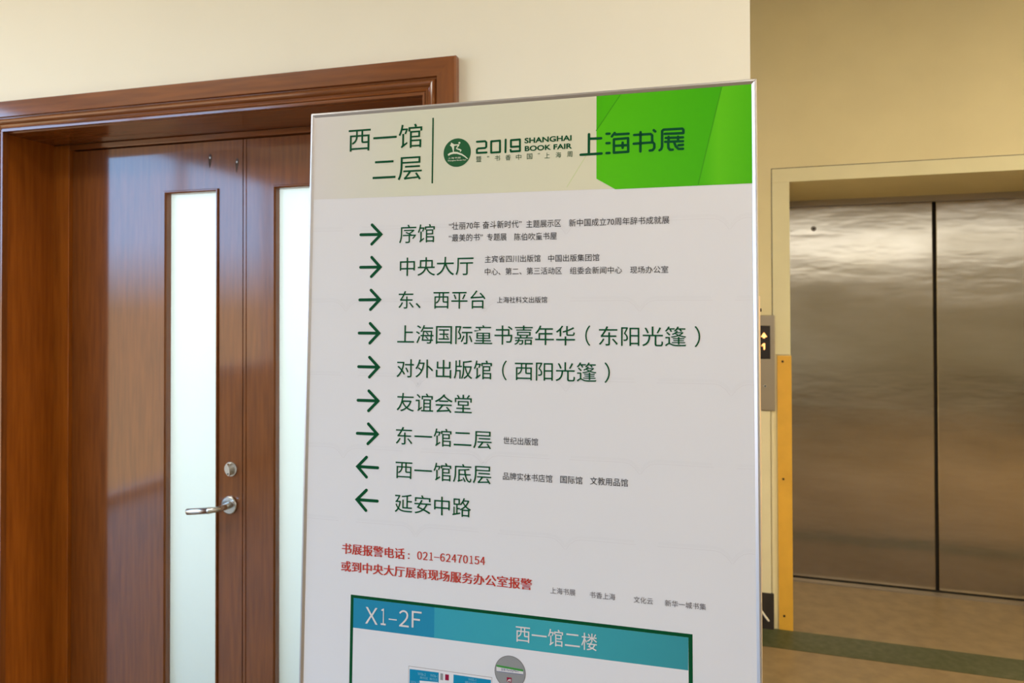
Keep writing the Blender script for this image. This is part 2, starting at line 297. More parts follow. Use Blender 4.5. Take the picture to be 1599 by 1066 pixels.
# ------------------------------------------------------------------ mesh helpers
def link(name, bm, m, parent=None, mw=None, smooth=False):
    me = bpy.data.meshes.new(name); bm.to_mesh(me); bm.free()
    if isinstance(m, (list, tuple)):
        for k in m: me.materials.append(k)
    else: me.materials.append(m)
    if smooth:
        for p in me.polygons: p.use_smooth = True
    o = bpy.data.objects.new(name, me); COL.objects.link(o)
    if parent is not None: o.parent = parent
    if mw is not None: o.matrix_world = mw
    return o
def empty(name, mw, **kw):
    o = bpy.data.objects.new(name, None); COL.objects.link(o); o.matrix_world = mw; o.empty_display_size = 0.1
    for k, v in kw.items(): o[k] = v
    return o
def tag(o, **kw):
    for k, v in kw.items(): o[k] = v
    return o
def box(bm, x0, x1, y0, y1, z0, z1, bev=0.0):
    g = bmesh.ops.create_cube(bm, size=1)
    for v in g['verts']:
        v.co = Vector((x0 + (v.co.x + .5) * (x1 - x0), y0 + (v.co.y + .5) * (y1 - y0), z0 + (v.co.z + .5) * (z1 - z0)))
    if bev:
        es = list({e for v in g['verts'] for e in v.link_edges})
        bmesh.ops.bevel(bm, geom=es, offset=bev, segments=2, affect='EDGES', profile=0.5)
def bx(*a, **k):
    bm = bmesh.new(); box(bm, *a, **k); return bm
def cyl(bm, c, axis, rad, length, seg=32, rad2=None, cap=True):
    """cylinder starting at c and running along axis"""
    ax = Vector(axis).normalized()
    g = bmesh.ops.create_cone(bm, cap_ends=cap, segments=seg, radius1=rad, radius2=rad if rad2 is None else rad2, depth=length)
    q = ax.to_track_quat('Z', 'Y')
    for v in g['verts']:
        v.co = q @ (v.co + Vector((0, 0, length / 2))) + Vector(c)
def sweep(bm, prof, path):
    """prof: closed list of 2D points; path: list of (origin, x axis, y axis) frames"""
    rings = []
    for o, ax, ay in path:
        rings.append([bm.verts.new(Vector(o) + Vector(ax) * a + Vector(ay) * b) for a, b in prof])
    k = len(prof)
    for i in range(len(rings) - 1):
        for j in range(k):
            bm.faces.new((rings[i][j], rings[i][(j + 1) % k], rings[i + 1][(j + 1) % k], rings[i + 1][j]))
    bm.faces.new(rings[0][::-1]); bm.faces.new(rings[-1])
    bmesh.ops.recalc_face_normals(bm, faces=bm.faces[:])
def tube(bm, pts, radii, seg=20, squash=None):
    """rounded tube through pts, elliptical when squash=(a, b)"""
    pts = [Vector(p) for p in pts]; rings = []; up = Vector((0, 0, 1))
    for i, p in enumerate(pts):
        d = (pts[min(i + 1, len(pts) - 1)] - pts[max(i - 1, 0)]).normalized()
        s = d.cross(up).normalized(); t_ = s.cross(d).normalized()
        a, b = (radii[i], radii[i]) if not isinstance(radii[i], tuple) else radii[i]
        rings.append([bm.verts.new(p + s * a * math.cos(2 * PI * k / seg) + t_ * b * math.sin(2 * PI * k / seg)) for k in range(seg)])
    for i in range(len(rings) - 1):
        for j in range(seg):
            bm.faces.new((rings[i][j], rings[i][(j + 1) % seg], rings[i + 1][(j + 1) % seg], rings[i + 1][j]))
    bm.faces.new(rings[0][::-1]); bm.faces.new(rings[-1]); bmesh.ops.recalc_face_normals(bm, faces=bm.faces[:])

# ------------------------------------------------------------------ the hall shell (door-wall frame: x along the wall, y into it)
DL, DR, DT = -2.237, -0.785, 2.106         # door opening
CH = 3.1
bm = bmesh.new()
box(bm, -4.6, DL, 0, 0.21, 0, CH); box(bm, DR, 0, 0, 0.21, 0, CH); box(bm, DL, DR, 0, 0.21, DT, CH)
box(bm, -0.2, 0, 0.21, 1.80, 0, CH)         # return of the wall corner beside the lift lobby
tag(link('wall_front', bm, M['hall_paint'], mw=W_MAT), kind='structure', label='cream painted wall around the brown double door')
# floor: hall and lift lobby
tag(link('floor', bx(-4.7, 5.2, -7.2, 3.6, -0.12, 0), M['floor_tile'], mw=W_MAT), kind='structure', label='brown polished stone floor in front of the lift')
tag(link('ceiling', bx(-4.7, 5.2, -7.2, 3.6, CH, CH + 0.12), M['ceiling_paint'], mw=W_MAT), kind='structure', label='white ceiling')
WD0, WD1, WZ0, WZ1 = -6.0, -1.0, 0.9, 2.95
bm = bmesh.new()
box(bm, -4.8, -4.6, -7.2, WD0, 0, CH); box(bm, -4.8, -4.6, WD1, 0.3, 0, CH); box(bm, -4.8, -4.6, WD0, -3.3, 0, WZ0); box(bm, -4.8, -4.6, WD0, WD1, WZ1, CH)
tag(link('wall_left', bm, M['hall_paint'], mw=W_MAT), kind='structure', label='cream hall wall with a wide window')
bm = bx(-4.7, 5.2, -7.3, -7.1, 0, CH)
tag(link('wall_back', bm, M['hall_paint'], mw=W_MAT), kind='structure', label='cream hall wall opposite the door')
tag(link('wall_right', bx(5.1, 5.3, -7.2, 3.6, 0, CH), M['hall_paint'], mw=W_MAT), kind='structure', label='cream hall wall beyond the lift')
win = empty('window_1', W_MAT @ Matrix.Translation((-4.7, WD0, WZ0)), kind='structure', label='wide hall window that daylight comes through')
bm = bmesh.new(); WW = WD1 - WD0; WH = WZ1 - WZ0
for k in range(4):
    y = (0, 1.35, 2.67, WW - 0.06)[k]; box(bm, -0.03, 0.03, y, y + 0.06, 0 if k < 2 else -WZ0, WH)
box(bm, -0.03, 0.03, 0, 2.7, 0, 0.06); box(bm, -0.03, 0.03, 2.7, WW, -WZ0, -WZ0 + 0.06); box(bm, -0.03, 0.03, 0, WW, WH - 0.06, WH)
link('window_frame', bm, M['aluminium'], win)

strip = empty('added_strip_light', W_MAT @ Matrix.Translation((1.3, -7.1, 2.62)), label='long white strip light added high on the far hall wall for the lift door reflection, out of view', category='added light')  # unseen strip added to give the steel lift doors their bright band
bm = bmesh.new(); box(bm, -3.4, 3.4, 0, 0.06, -0.24, -0.20); box(bm, -3.4, 3.4, 0, 0.06, 0.20, 0.24); box(bm, -3.4, -3.36, 0, 0.06, -0.20, 0.20); box(bm, 3.36, 3.4, 0, 0.06, -0.20, 0.20)
link('frame', bm, M['white_plastic'], strip)
link('diffuser', bx(-3.36, 3.36, 0.001, 0.05, -0.20, 0.20), M['added_strip_glow'], strip)

# ------------------------------------------------------------------ double door
door = empty('door_1', W_MAT @ Matrix.Translation((0, 0, 0)), kind='structure', label='reddish brown wooden double door with frosted glass strips')
CI_L, CI_R, CI_T = -2.2145, -0.8081, 2.0985   # inner edges of the casing
cw = 0.0935
prof = [(0, 0), (0, 0.022), (0.003, 0.028), (0.050, 0.028), (0.0515, 0.020), (0.0545, 0.020), (0.056, 0.023), (0.059, 0.0268), (0.063, 0.0285), (0.067, 0.0275), (0.0705, 0.024), (0.0735, 0.0195),
        (0.078, 0.0165), (0.0815, 0.0185), (0.0835, 0.0195), (0.0845, 0.0165), (0.0865, 0.0165), (0.0875, 0.0190), (cw, 0.0185), (cw, 0)]
bm = bmesh.new()       # head casing, mitred
sweep(bm, prof, [((CI_L - cw, 0, CI_T + cw), (1, 0, -1), (0, -1, 0)), ((CI_R + cw, 0, CI_T + cw), (-1, 0, -1), (0, -1, 0))])
link('casing', bm, M['wood_across'], door)
for s in (0, 1):
    bm = bmesh.new()
    if s == 0: sweep(bm, prof, [((CI_L - cw, 0, 0.0), (1, 0, 0), (0, -1, 0)), ((CI_L - cw, 0, CI_T + cw), (1, 0, -1), (0, -1, 0))])
    else: sweep(bm, prof, [((CI_R + cw, 0, 0.0), (-1, 0, 0), (0, -1, 0)), ((CI_R + cw, 0, CI_T + cw), (-1, 0, -1), (0, -1, 0))])
    link('casing', bm, M['wood'], door)
# jamb lining boards and stops
link('jamb', bx(DL - 0.0, DL + 0.012, -0.001, 0.19, 0, DT - 0.002), M['wood_jamb_lit'], door)
link('jamb', bx(DR - 0.012, DR, -0.001, 0.19, 0, DT - 0.002), M['wood_jamb_lit'], door)
link('head_lining', bx(DL + 0.012, DR - 0.012, -0.001, 0.19, DT - 0.010, DT - 0.002), M['wood_across'], door)
ST = 0.17
link('door_stop', bx(DL + 0.006, -2.1595, ST, ST + 0.06, 0, DT - 0.011, bev=0.002), M['wood_jamb_lit'], door)
link('door_stop', bx(-0.8555, DR - 0.006, ST, ST + 0.06, 0, DT - 0.011, bev=0.002), M['wood_jamb_lit'], door)
link('door_stop', bx(-2.159, -0.856, ST, ST + 0.06, 2.0775, DT - 0.011, bev=0.002), M['wood_across'], door)
link('weather_seal', bx(-2.2, -2.165, 0.228, 0.232, 0, 2.085), M['dark_gap'], door)
link('weather_seal', bx(-1.51, -1.47, 0.2255, 0.2285, 0, 2.085), M['dark_gap'], door)
link('weather_seal', bx(-2.2, -0.84, 0.2255, 0.2285, 2.06, 2.09), M['dark_gap'], door)

DF = 0.185     # leaf front face
def leaf(x0, x1, g0, g1, mirror):
    """wooden leaf with one tall glazed slot between g0 and g1"""
    GT, GB = 1.9245, 0.18
    bm = bmesh.new()
    box(bm, x0, g0, DF, DF + 0.04, 0.008, 2.0745); box(bm, g1, x1, DF, DF + 0.04, 0.008, 2.0745)
    box(bm, g0, g1, DF, DF + 0.04, GT, 2.0745); box(bm, g0, g1, DF, DF + 0.04, 0.008, GB)
    bmesh.ops.remove_doubles(bm, verts=bm.verts[:], dist=1e-5)
    lf = link('door_leaf', bm, M['wood'], door)
    # raised bead round the slot with a sloping inside face
    pr = [(0, 0.0), (0, 0.004), (0.002, 0.0065), (0.005, 0.0065), (0.007, 0.004), (0.009, 0.001), (0.010, -0.018), (0.0, -0.018)]
    y = DF
    c = [(g0, GB), (g1, GB), (g1, GT), (g0, GT)]
    dirs = [(1, 1), (-1, 1), (-1, -1), (1, -1)]
    for k in range(4):
        a, b = c[k], c[(k + 1) % 4]; da, db = dirs[k], dirs[(k + 1) % 4]
        bm = bmesh.new()
        sweep(bm, pr, [((a[0], y, a[1]), (da[0], 0, da[1]), (0, -1, 0)), ((b[0], y, b[1]), (db[0], 0, db[1]), (0, -1, 0))])
        link('glazing_bead', bm, M['wood'] if k % 2 else M['wood_across'], lf)
    link('glass_pane', bx(g0 + 0.002, g1 - 0.002, y + 0.019, y + 0.026, GB + 0.002, GT - 0.002), M['frosted_glass'], lf)
    return lf
left_leaf = leaf(-2.1765, -1.4965, -1.7885, -1.5835, 0)
right_leaf = leaf(-1.4925, -0.858, -1.3865, -1.1815, 1)
left_leaf['label'] = 'left leaf with lever handle'
# meeting edge bead on the right leaf
link('meeting_bead', bx(-1.4925, -1.4825, DF - 0.002, DF + 0.001, 0.008, 2.0745, bev=0.0008), M['wood'], right_leaf)
# lever handle on a round rose, thumb turn above
RX, RZ = -1.5402, 0.9314
bm = bmesh.new(); cyl(bm, (RX, DF, RZ), (0, -1, 0), 0.0285, 0.006, 48, 0.0275); cyl(bm, (RX, DF - 0.006, RZ), (0, -1, 0), 0.0275, 0.002, 48, 0.025)
link('rose', bm, M['satin_steel'], left_leaf)
bm = bmesh.new()
Y = DF - 0.008
pts = [(RX, Y, RZ), (RX, Y - 0.020, RZ), (RX - 0.002, Y - 0.032, RZ), (RX - 0.008, Y - 0.042, RZ - 0.001), (RX - 0.018, Y - 0.047, RZ - 0.002), (RX - 0.030, Y - 0.048, RZ - 0.004), (RX - 0.034, Y - 0.048, RZ - 0.0045),
       (RX - 0.036, Y - 0.048, RZ - 0.005), (RX - 0.080, Y - 0.048, RZ - 0.0105), (RX - 0.112, Y - 0.047, RZ - 0.0145), (RX - 0.1145, Y - 0.047, RZ - 0.015)]
rad = [0.0105, 0.0095, 0.0085, 0.0085, 0.0095, 0.0105, 0.0112, (0.0085, 0.0102), (0.0078, 0.0102), (0.0075, 0.0100), (0.006, 0.0085)]
rad = [x if isinstance(x, tuple) else (x, x) for x in rad]
tube(bm, pts, rad, 24)
link('lever_handle', bm, M['satin_steel'], left_leaf, smooth=True)
TX, TZ = -1.5363, 1.0437
bm = bmesh.new(); cyl(bm, (TX, DF, TZ), (0, -1, 0), 0.0235, 0.004, 40, 0.022)
link('escutcheon', bm, M['satin_steel'], left_leaf)
bm = bmesh.new()
for k in range(1):
    vs_ = []
    N_ = 20
    for yy in (DF - 0.004, DF - 0.017):
        vs_.append([bm.verts.new((TX - 0.001 + 0.0075 * math.cos(2 * PI * i / N_) - 0.003 * math.sin(2 * PI * i / N_), yy, TZ + 0.0185 * math.sin(2 * PI * i / N_))) for i in range(N_)])
    for i in range(N_):
        bm.faces.new((vs_[0][i], vs_[0][(i + 1) % N_], vs_[1][(i + 1) % N_], vs_[1][i]))
    bm.faces.new(vs_[1]); bm.faces.new(vs_[0][::-1])
bmesh.ops.recalc_face_normals(bm, faces=bm.faces[:])
link('thumb_turn', bm, M['satin_steel'], left_leaf)
bm = bmesh.new(); cyl(bm, (TX + 0.001, DF - 0.0165, TZ - 0.012), (0, -1, 0), 0.0026, 0.001, 12)
link('keyhole', bm, M['dark_gap'], left_leaf)
for sx_, sz_ in ((-1.6160, 2.0235), (-1.5172, 2.0045)):
    bm = bmesh.new(); cyl(bm, (sx_, DF, sz_), (0, -1, 0), 0.0042, 0.0012, 16, 0.003); link('screw', bm, M['call_steel'], left_leaf)
    bm = bmesh.new()
    q = [bm.verts.new((sx_ + a * 0.001, DF - 0.0002, sz_ + b * 0.001)) for a, b in ((-4, -26), (-1.5, -34), (2, -24), (6, -6), (6.5, 6), (2, 13), (-4, 9), (-6.5, -4))]
    bm.faces.new(q); link('stain', bm, mat('old_varnish', (0.07, 0.035, 0.02), 0.7), left_leaf)

# room behind the door: daylight behind the frosted panes
bm = bmesh.new()
box(bm, -2.6, -0.4, 1.30, 1.36, 0, 2.6); box(bm, -2.66, -2.6, 0.22, 1.36, 0, 2.6); box(bm, -0.4, -0.34, 0.22, 1.36, 0, 2.6); box(bm, -2.66, -0.34, 0.22, 1.36, 2.6, 2.66)
tag(link('wall_room_beyond', bm, M['ceiling_paint'], mw=W_MAT), kind='structure', label='white room behind the frosted door panes')
area('room_daylight', W_MAT @ Matrix.Translation((-1.5, 1.2, 1.7)) @ Matrix.Rotation(-PI / 2, 4, 'X'), (2.0, 2.2), ROOM_P, (0.90, 0.98, 1.0))

# ------------------------------------------------------------------ lift wall and lobby
EO, ER, ET = 0.012, 1.60, 2.143
bm = bmesh.new()
box(bm, -1.1, EO, 0, 0.72, 0, CH); box(bm, ER, 4.6, 0, 0.72, 0, CH); box(bm, EO, ER, 0, 0.72, ET, CH)
box(bm, -1.1, 4.6, 0.98, 1.06, 0, CH); 
tag(link('wall_lift', bm, M['lift_paint'], mw=E_MAT), kind='structure', label='tan painted wall round the lift opening')
t1 = empty('trim_1', E_MAT, kind='structure', label='lighter tan flat surround of the lift opening')
SW = 0.079
link('surround_upright', bx(EO - SW, EO - 0.0005, -0.0045, 0.001, 1.315, ET, bev=0.0015), M['surround_paint'], t1)
link('surround_upright', bx(ER + 0.0005, ER + SW, -0.0045, 0.001, 0, ET, bev=0.0015), M['surround_paint'], t1)
link('surround_head', bx(EO - SW, ER + SW, -0.0045, 0.001, ET, 2.209, bev=0.0015), M['surround_paint'], t1)
link('surround_joint', bx(EO - SW - 0.003, EO - SW, -0.0015, 0.001, 1.50, 2.212), M['dark_base'], t1)
link('surround_joint', bx(EO - SW - 0.003, ER + SW, -0.0015, 0.001, 2.209, 2.212), M['dark_base'], t1)
# lift landing doors
lift = empty('door_2', E_MAT, kind='structure', label='brushed steel lift doors closed in a deep recess')
LY = 0.704
def lift_leaf(x0, x1):
    bm = bmesh.new(); box(bm, x0, x1, LY, LY + 0.04, 0.012, 2.135, bev=0.004)
    return link('door_leaf', bm, M['lift_steel'], lift)
la = lift_leaf(0.0, 0.785); lb = lift_leaf(0.800, 1.60)
link('rubber_edge', bx(0.783, 0.801, LY + 0.012, LY + 0.045, 0.012, 2.13), M['dark_gap'], la)
bm = bmesh.new(); cyl(bm, (0.189, LY, 1.986), (0, -1, 0), 0.0145, 0.003, 24, 0.012); kk = link('key_socket', bm, M['call_steel'], la)
bm = bmesh.new(); cyl(bm, (0.189, LY - 0.001, 1.986), (0, -1, 0), 0.006, 0.0025, 16); link('key_socket_hole', bm, M['dark_gap'], la)
link('door_header', bx(EO, ER, LY - 0.035, LY + 0.05, 2.112, 2.1425), M['call_steel'], lift)
link('door_sill', bx(EO, ER, LY - 0.055, LY + 0.06, 0.0, 0.009), M['call_steel'], lift)
link('sill_groove', bx(EO, ER, LY - 0.012, LY + 0.03, 0.0085, 0.0115), M['dark_gap'], lift)
link('door_backing', bx(EO, ER, LY + 0.06, LY + 0.08, 0, 2.16), M['dark_gap'], lift)

# green stone threshold band across the lobby floor
link_o = link('trim_2', bx(-0.9, 4.0, -0.200, -0.002, -0.02, 0.0015), M['green_stone'], mw=E_MAT)
tag(link_o, kind='structure', label='dark green stone band in the floor before the lift')
# lower wall cladding with skirting left of the lift
pan = bmesh.new(); box(pan, -0.70, -0.0815, -0.016, 0.0, 0.172, 1.044, bev=0.002)
tag(link('wall_lower_panel', pan, M['panel_paint'], mw=E_MAT), kind='structure', label='cream raised panel on the wall below the call plate')
tag(link('trim_3', bx(-0.0775, -0.0655, -0.011, 0.0, 0.07, 1.035, bev=0.001), M['panel_paint'], mw=E_MAT), kind='structure', label='narrow cream strip between lower panel and yellow guard')
tag(link('baseboard_lift', bx(-0.70, -0.070, -0.018, 0.0, 0.0, 0.172, bev=0.002), M['dark_base'], mw=E_MAT), kind='structure', label='dark skirting under the cream wall panel')
bm = bmesh.new()
tube(bm, [(-0.145, -0.024, 0.118), (-0.132, -0.026, 0.095), (-0.1, -0.030, 0.052), (-0.094, -0.031, 0.045)], [(0.004, 0.004), (0.0045, 0.0045), (0.005, 0.005), (0.0035, 0.0035)], 12)
tag(link('cable_end', bm, M['white_plastic'], mw=E_MAT), label='short off-white cable end slanting across the dark skirting near the yellow guard', category='cable')
# yellow corner guard on the lift jamb
g = empty('corner_guard', E_MAT @ Matrix.Translation((-0.048, 0, 0)), label='bright yellow corner guard strip beside the steel lift doors', category='corner guard')
bm = bmesh.new()
pr = [(0, -0.0048), (0.0620, -0.0048), (0.0635, -0.0030), (0.0635, 0.05), (0.0600, 0.05), (0.0600, 0.0), (0, 0.0)]
sweep(bm, pr, [((0, 0, 0.002), (1, 0, 0), (0, 1, 0)), ((0, 0, 1.310), (1, 0, 0), (0, 1, 0))])
link('guard_strip', bm, M['yellow'], g)
for zz in (1.282, 0.72, 0.068):
    bm = bmesh.new(); cyl(bm, (0.024, -0.0048, zz), (0, -1, 0), 0.0055, 0.001, 14); s_ = link('screw', bm, M['dark_gap'], g)
# peach corner guard on the hall wall corner
g = empty('corner_guard', W_MAT @ Matrix.Translation((0, 0, 0)), label='pale peach corner guard seen as a thin line along the sign right edge', category='corner guard')
bm = bmesh.new()
pr = [(-0.05, -0.012), (0.014, -0.012), (0.018, -0.008), (0.018, 0.05), (0.001, 0.05), (0.001, -0.001), (-0.05, -0.001)]
sweep(bm, pr, [((0, 0, 0.002), (1, 0, 0), (0, 1, 0)), ((0, 0, 1.572), (1, 0, 0), (0, 1, 0))])
link('guard_strip', bm, M['guard'], g)
bm = bmesh.new(); cyl(bm, (0.018, 0.006, 1.540), (1, 0, 0), 0.004, 0.0035, 12); link('screw', bm, M['dark_gap'], g)

# lift call plate with indicator
cp = empty('call_panel', E_MAT @ Matrix.Translation((-0.158, 0, 1.046)), label='grey metal lift call panel with orange floor display', category='lift panel')
bm = bmesh.new(); box(bm, 0, 0.0996, -0.022, 0.0, 0.0, 0.458, bev=0.003); link('faceplate', bm, M['call_steel'], cp)
link('display', bx(0.0215, 0.0785, -0.0235, -0.0215, 0.248, 0.4085, bev=0.0005), M['black_plastic'], cp)
bm = bmesh.new()
cx = 0.050
a_ = [(cx - 0.0145, 0.354), (cx, 0.3755), (cx + 0.0145, 0.354)]
v_ = [bm.verts.new((x, -0.0238, z)) for x, z in a_]; bm.faces.new(v_)
box(bm, cx - 0.0045, cx + 0.0045, -0.0239, -0.0236, 0.348, 0.3545)
link('arrow', bm, M['led'], cp)
bm = bmesh.new(); box(bm, cx - 0.002, cx + 0.004, -0.0239, -0.0236, 0.293, 0.323)
v_ = [bm.verts.new((x, -0.0238, z)) for x, z in ((cx - 0.002, 0.323), (cx - 0.011, 0.314), (cx - 0.011, 0.308), (cx - 0.002, 0.315))]; bm.faces.new(v_)
link('numeral', bm, M['led'], cp)
bm = bmesh.new(); cyl(bm, (cx + 0.004, -0.022, 0.118), (0, -1, 0), 0.0085, 0.002, 24, 0.007); link('call_button', bm, M['satin_steel'], cp)
bm = bmesh.new(); cyl(bm, (cx + 0.004, -0.0235, 0.118), (0, -1, 0), 0.004, 0.001, 16); link('button_mark', bm, M['dark_gap'], cp)

# ------------------------------------------------------------------ ceiling lights (real fixtures above the frame)
def ceiling_light(mw, w, d, m, label):
    t = empty('ceiling_light', mw, label=label, category='ceiling light')
    bm = bmesh.new(); box(bm, -w / 2 - 0.03, w / 2 + 0.03, -d / 2 - 0.03, -d / 2, -0.03, 0); box(bm, -w / 2 - 0.03, w / 2 + 0.03, d / 2, d / 2 + 0.03, -0.03, 0)
    box(bm, -w / 2 - 0.03, -w / 2, -d / 2, d / 2, -0.03, 0); box(bm, w / 2, w / 2 + 0.03, -d / 2, d / 2, -0.03, 0)
    link('frame', bm, M['white_plastic'], t); link('diffuser', bx(-w / 2, w / 2, -d / 2, d / 2, -0.02, -0.001), m, t)
for (x, y, w, d, p, c, lab) in LAMPS:
    mwl = W_MAT @ Matrix.Translation((x, y, CH))
    ceiling_light(mwl, w, d, M['lamp_warm'] if c[2] < 0.7 else M['lamp_white'], lab)
    area('lamp_light', W_MAT @ Matrix.Translation((x, y, CH - 0.045)), (w, d), p, c)

# ------------------------------------------------------------------ the sign
BU = Vector((0.96814764, -0.25038, 0)); BV = Vector((0.00982987, 0.0380093, 0.99922904)); BN = BU.cross(BV)
BO = Vector((-0.39862122, 1.4, 1.93404928))
B_MAT = Matrix(((BU.x, BV.x, BN.x, BO.x), (BU.y, BV.y, BN.y, BO.y), (BU.z, BV.z, BN.z, BO.z), (0, 0, 0, 1)))
SWD, SHT = 0.8408, 1.905
sign = empty('direction_sign', B_MAT, label='tall white book fair direction board in a thin aluminium frame before the door', category='sign')
RW = 0.0085
rp = [(0, -0.022), (0, 0.001), (0.0012, 0.0028), (0.004, 0.0032), (RW - 0.001, 0.0010), (RW, 0.0002), (RW, -0.022)]
cs = [(0, 0), (SWD, 0), (SWD, -SHT), (0, -SHT)]; ds = [(1, -1), (-1, -1), (-1, 1), (1, 1)]
for k in range(4):
    a, b = cs[k], cs[(k + 1) % 4]; da, db = ds[k], ds[(k + 1) % 4]
    e = Vector((b[0] - a[0], b[1] - a[1], 0)).normalized() * 0.0004
    bm = bmesh.new(); sweep(bm, rp, [((a[0] + e.x, a[1] + e.y, 0), (da[0], da[1], 0), (0, 0, 1)), ((b[0] - e.x, b[1] - e.y, 0), (db[0], db[1], 0), (0, 0, 1))])
    link('frame_rail', bm, M['aluminium'], sign)
link('back_panel', bx(0.001, SWD - 0.001, -SHT + 0.001, -0.001, -0.020, -0.0016), M['back_board'], sign)
sheet = link('printed_sheet', bx(RW - 0.001, SWD - RW + 0.001, -SHT + RW - 0.001, -RW + 0.001, -0.0014, 0.0), M['sheet_white'], sign)
for s in (0.12, SWD - 0.12):      # feet and prop behind the board, below the frame of the picture
    bm = bmesh.new(); box(bm, s - 0.02, s + 0.02, -SHT - 0.030, -SHT, -0.18, 0.12, bev=0.003); link('foot', bm, M['aluminium'], sign)

def poly(name, pts, m, z, parent=None):
    bm = bmesh.new(); bm.faces.new([bm.verts.new((x, y, z)) for x, y in pts])
    bmesh.ops.recalc_face_normals(bm, faces=bm.faces[:])
    bm.faces.ensure_lookup_table()
    if bm.faces[0].normal.z < 0: bmesh.ops.reverse_faces(bm, faces=bm.faces[:])
    return link(name, bm, m, parent or sheet)
def stroke_bm(bm, pts, w, closed=False, z=0.0, seg=10):
    """flat line of width w with round joints and ends"""
    P = [Vector((x, y)) for x, y in pts]
    if closed: P = P + [P[0]]
    for i in range(len(P) - 1):
        a, b = P[i], P[i + 1]; d = (b - a).normalized(); nn = Vector((-d.y, d.x)) * w / 2
        bm.faces.new([bm.verts.new((p.x, p.y, z)) for p in (a - nn, b - nn, b + nn, a + nn)])
    for k, p in enumerate(P[:-1] if closed else P):
        zz = z + 0.00002 * (1 + k % 2)
        bm.faces.new([bm.verts.new((p.x + w / 2 * math.cos(2 * PI * j / seg), p.y + w / 2 * math.sin(2 * PI * j / seg), zz)) for j in range(seg)])
def text_bm(s, u0_, u1_, vc, h, weight):
    c = bpy.data.curves.new('lettering_source', 'FONT'); c.body = s; c.resolution_u = 4; c.offset = weight if abs(weight) < 0.5 else 0.0; c.fill_mode = 'FRONT'
    o = bpy.data.objects.new('lettering_source', c); COL.objects.link(o)
    bpy.context.view_layer.update()
    me = o.to_mesh()
    bm = bmesh.new(); bm.from_mesh(me); o.to_mesh_clear(); bpy.data.objects.remove(o); bpy.data.curves.remove(c)
    xs = [v.co.x for v in bm.verts]; ys = [v.co.y for v in bm.verts]
    x0, x1, y0, y1 = min(xs), max(xs), min(ys), max(ys)
    for v in bm.verts:
        v.co.x = u0_ + (v.co.x - x0) / (x1 - x0) * (u1_ - u0_); v.co.y = vc - h / 2 + (v.co.y - y0) / (y1 - y0) * h
    return bm

# header field and green corner
Hd = REG['header']; G_ = REG['green']
poly('header_field', [(RW, -RW), (SWD - RW, -RW), (SWD - RW, Hd[1][1]), (RW, Hd[0][1])], M['header_print'], 0.00015)
GL = G_[0][0]; GBv = G_[3][1]; GR = SWD - RW
F1 = REG['fold1']; F2 = REG['fold2']
poly('green_corner', [(GL, -RW), (GR, -RW), (GR, GBv), (G_[2][0], GBv), (GL, G_[1][1])], M['green_a'], 0.0003)
poly('green_fold', [(GL, -RW), (F1[0][0], -RW), (GL, F1[1][1])], M['green_b'], 0.0004)
poly('green_fold', [(F2[0][0], -RW), (GR, -RW), (GR, GBv), (F2[1][0], GBv)], M['green_c'], 0.0004)
for (a, b) in ((F1[0], F1[1]), (F2[0], F2[1])):
    bm = bmesh.new(); stroke_bm(bm, [(a[0], -RW - 0.0005), (b[0], b[1] + 0.001)], 0.0016, z=0.0005, seg=4); link('fold_line', bm, print_mat('fold_print', srgb(62, 158, 18)), sheet)
bm = bmesh.new(); stroke_bm(bm, [(0.555, -0.108), (0.516, -0.170)], 0.0012, z=0.0003, seg=4); link('fold_line', bm, print_mat('pale_fold_print', srgb(206, 218, 160)), sheet)
bw = REG['bar']; poly('divider_bar', [(bw[0][0] - bw[2] / 2, bw[0][1]), (bw[0][0] + bw[2] / 2, bw[0][1]), (bw[1][0] + bw[2] / 2, bw[1][1]), (bw[1][0] - bw[2] / 2, bw[1][1])], M['green_print'], 0.0005)

# emblem
E_ = EMBLEM
em = poly('emblem', [(E_['c'][0] + E_['r'] * math.cos(2 * PI * k / 64), E_['c'][1] + E_['r'] * math.sin(2 * PI * k / 64)) for k in range(64)], M['emblem_green'], 0.0005)
bm = bmesh.new()
for pts in (E_['blade'], E_['arc'], [(E_['dot'][0] + 0.0021 * math.cos(2 * PI * k / 16), E_['dot'][1] + 0.0017 * math.sin(2 * PI * k / 16)) for k in range(16)]):
    bm.faces.new([bm.verts.new((x, y, 0.0006)) for x, y in pts])
link('emblem_figure', bm, M['cream_print'], sheet)

# faint open book pattern
def book_row(v, notch0, faint=True):
    nu = notch0
    while nu < SWD + 0.13:
        for part, w, mm, dz in (('main', 0.0011, 'book_mark', 0.0), ('upper', 0.0045, 'book_mark_faint', 0.0075)):
            segs = []
            arm = 0.122 if part == 'main' else 0.118
            for sgn in (-1, 1):
                pts = [(nu + sgn * arm, v + dz * 0.7), (nu + sgn * 0.028, v + dz * 0.7 + 0.0006), (nu + sgn * 0.018, v + dz * 0.7 - 0.0015), (nu + sgn * 0.009, v + dz * 0.8 - 0.008), (nu + sgn * 0.001, v + dz * 0.8 - 0.0185)]
                cl = [(min(max(x, RW + 0.001), SWD - RW - 0.001), y) for x, y in pts]
                cl = [p for i, p in enumerate(cl) if i == 0 or abs(p[0] - cl[i - 1][0]) > 1e-6]
                if len(cl) > 1: segs.append(cl)
            if segs:
                bm = bmesh.new()
                for s in segs: stroke_bm(bm, s, w, z=0.00009 if part == 'upper' else 0.00012, seg=6)
                link('book_pattern', bm, M[mm], sheet)
        nu += 0.2805
for i, v in enumerate((-0.236, -0.375, -0.5165, -0.655, -0.793)):
    book_row(v, (-0.046 if i % 2 == 0 else 0.0835))

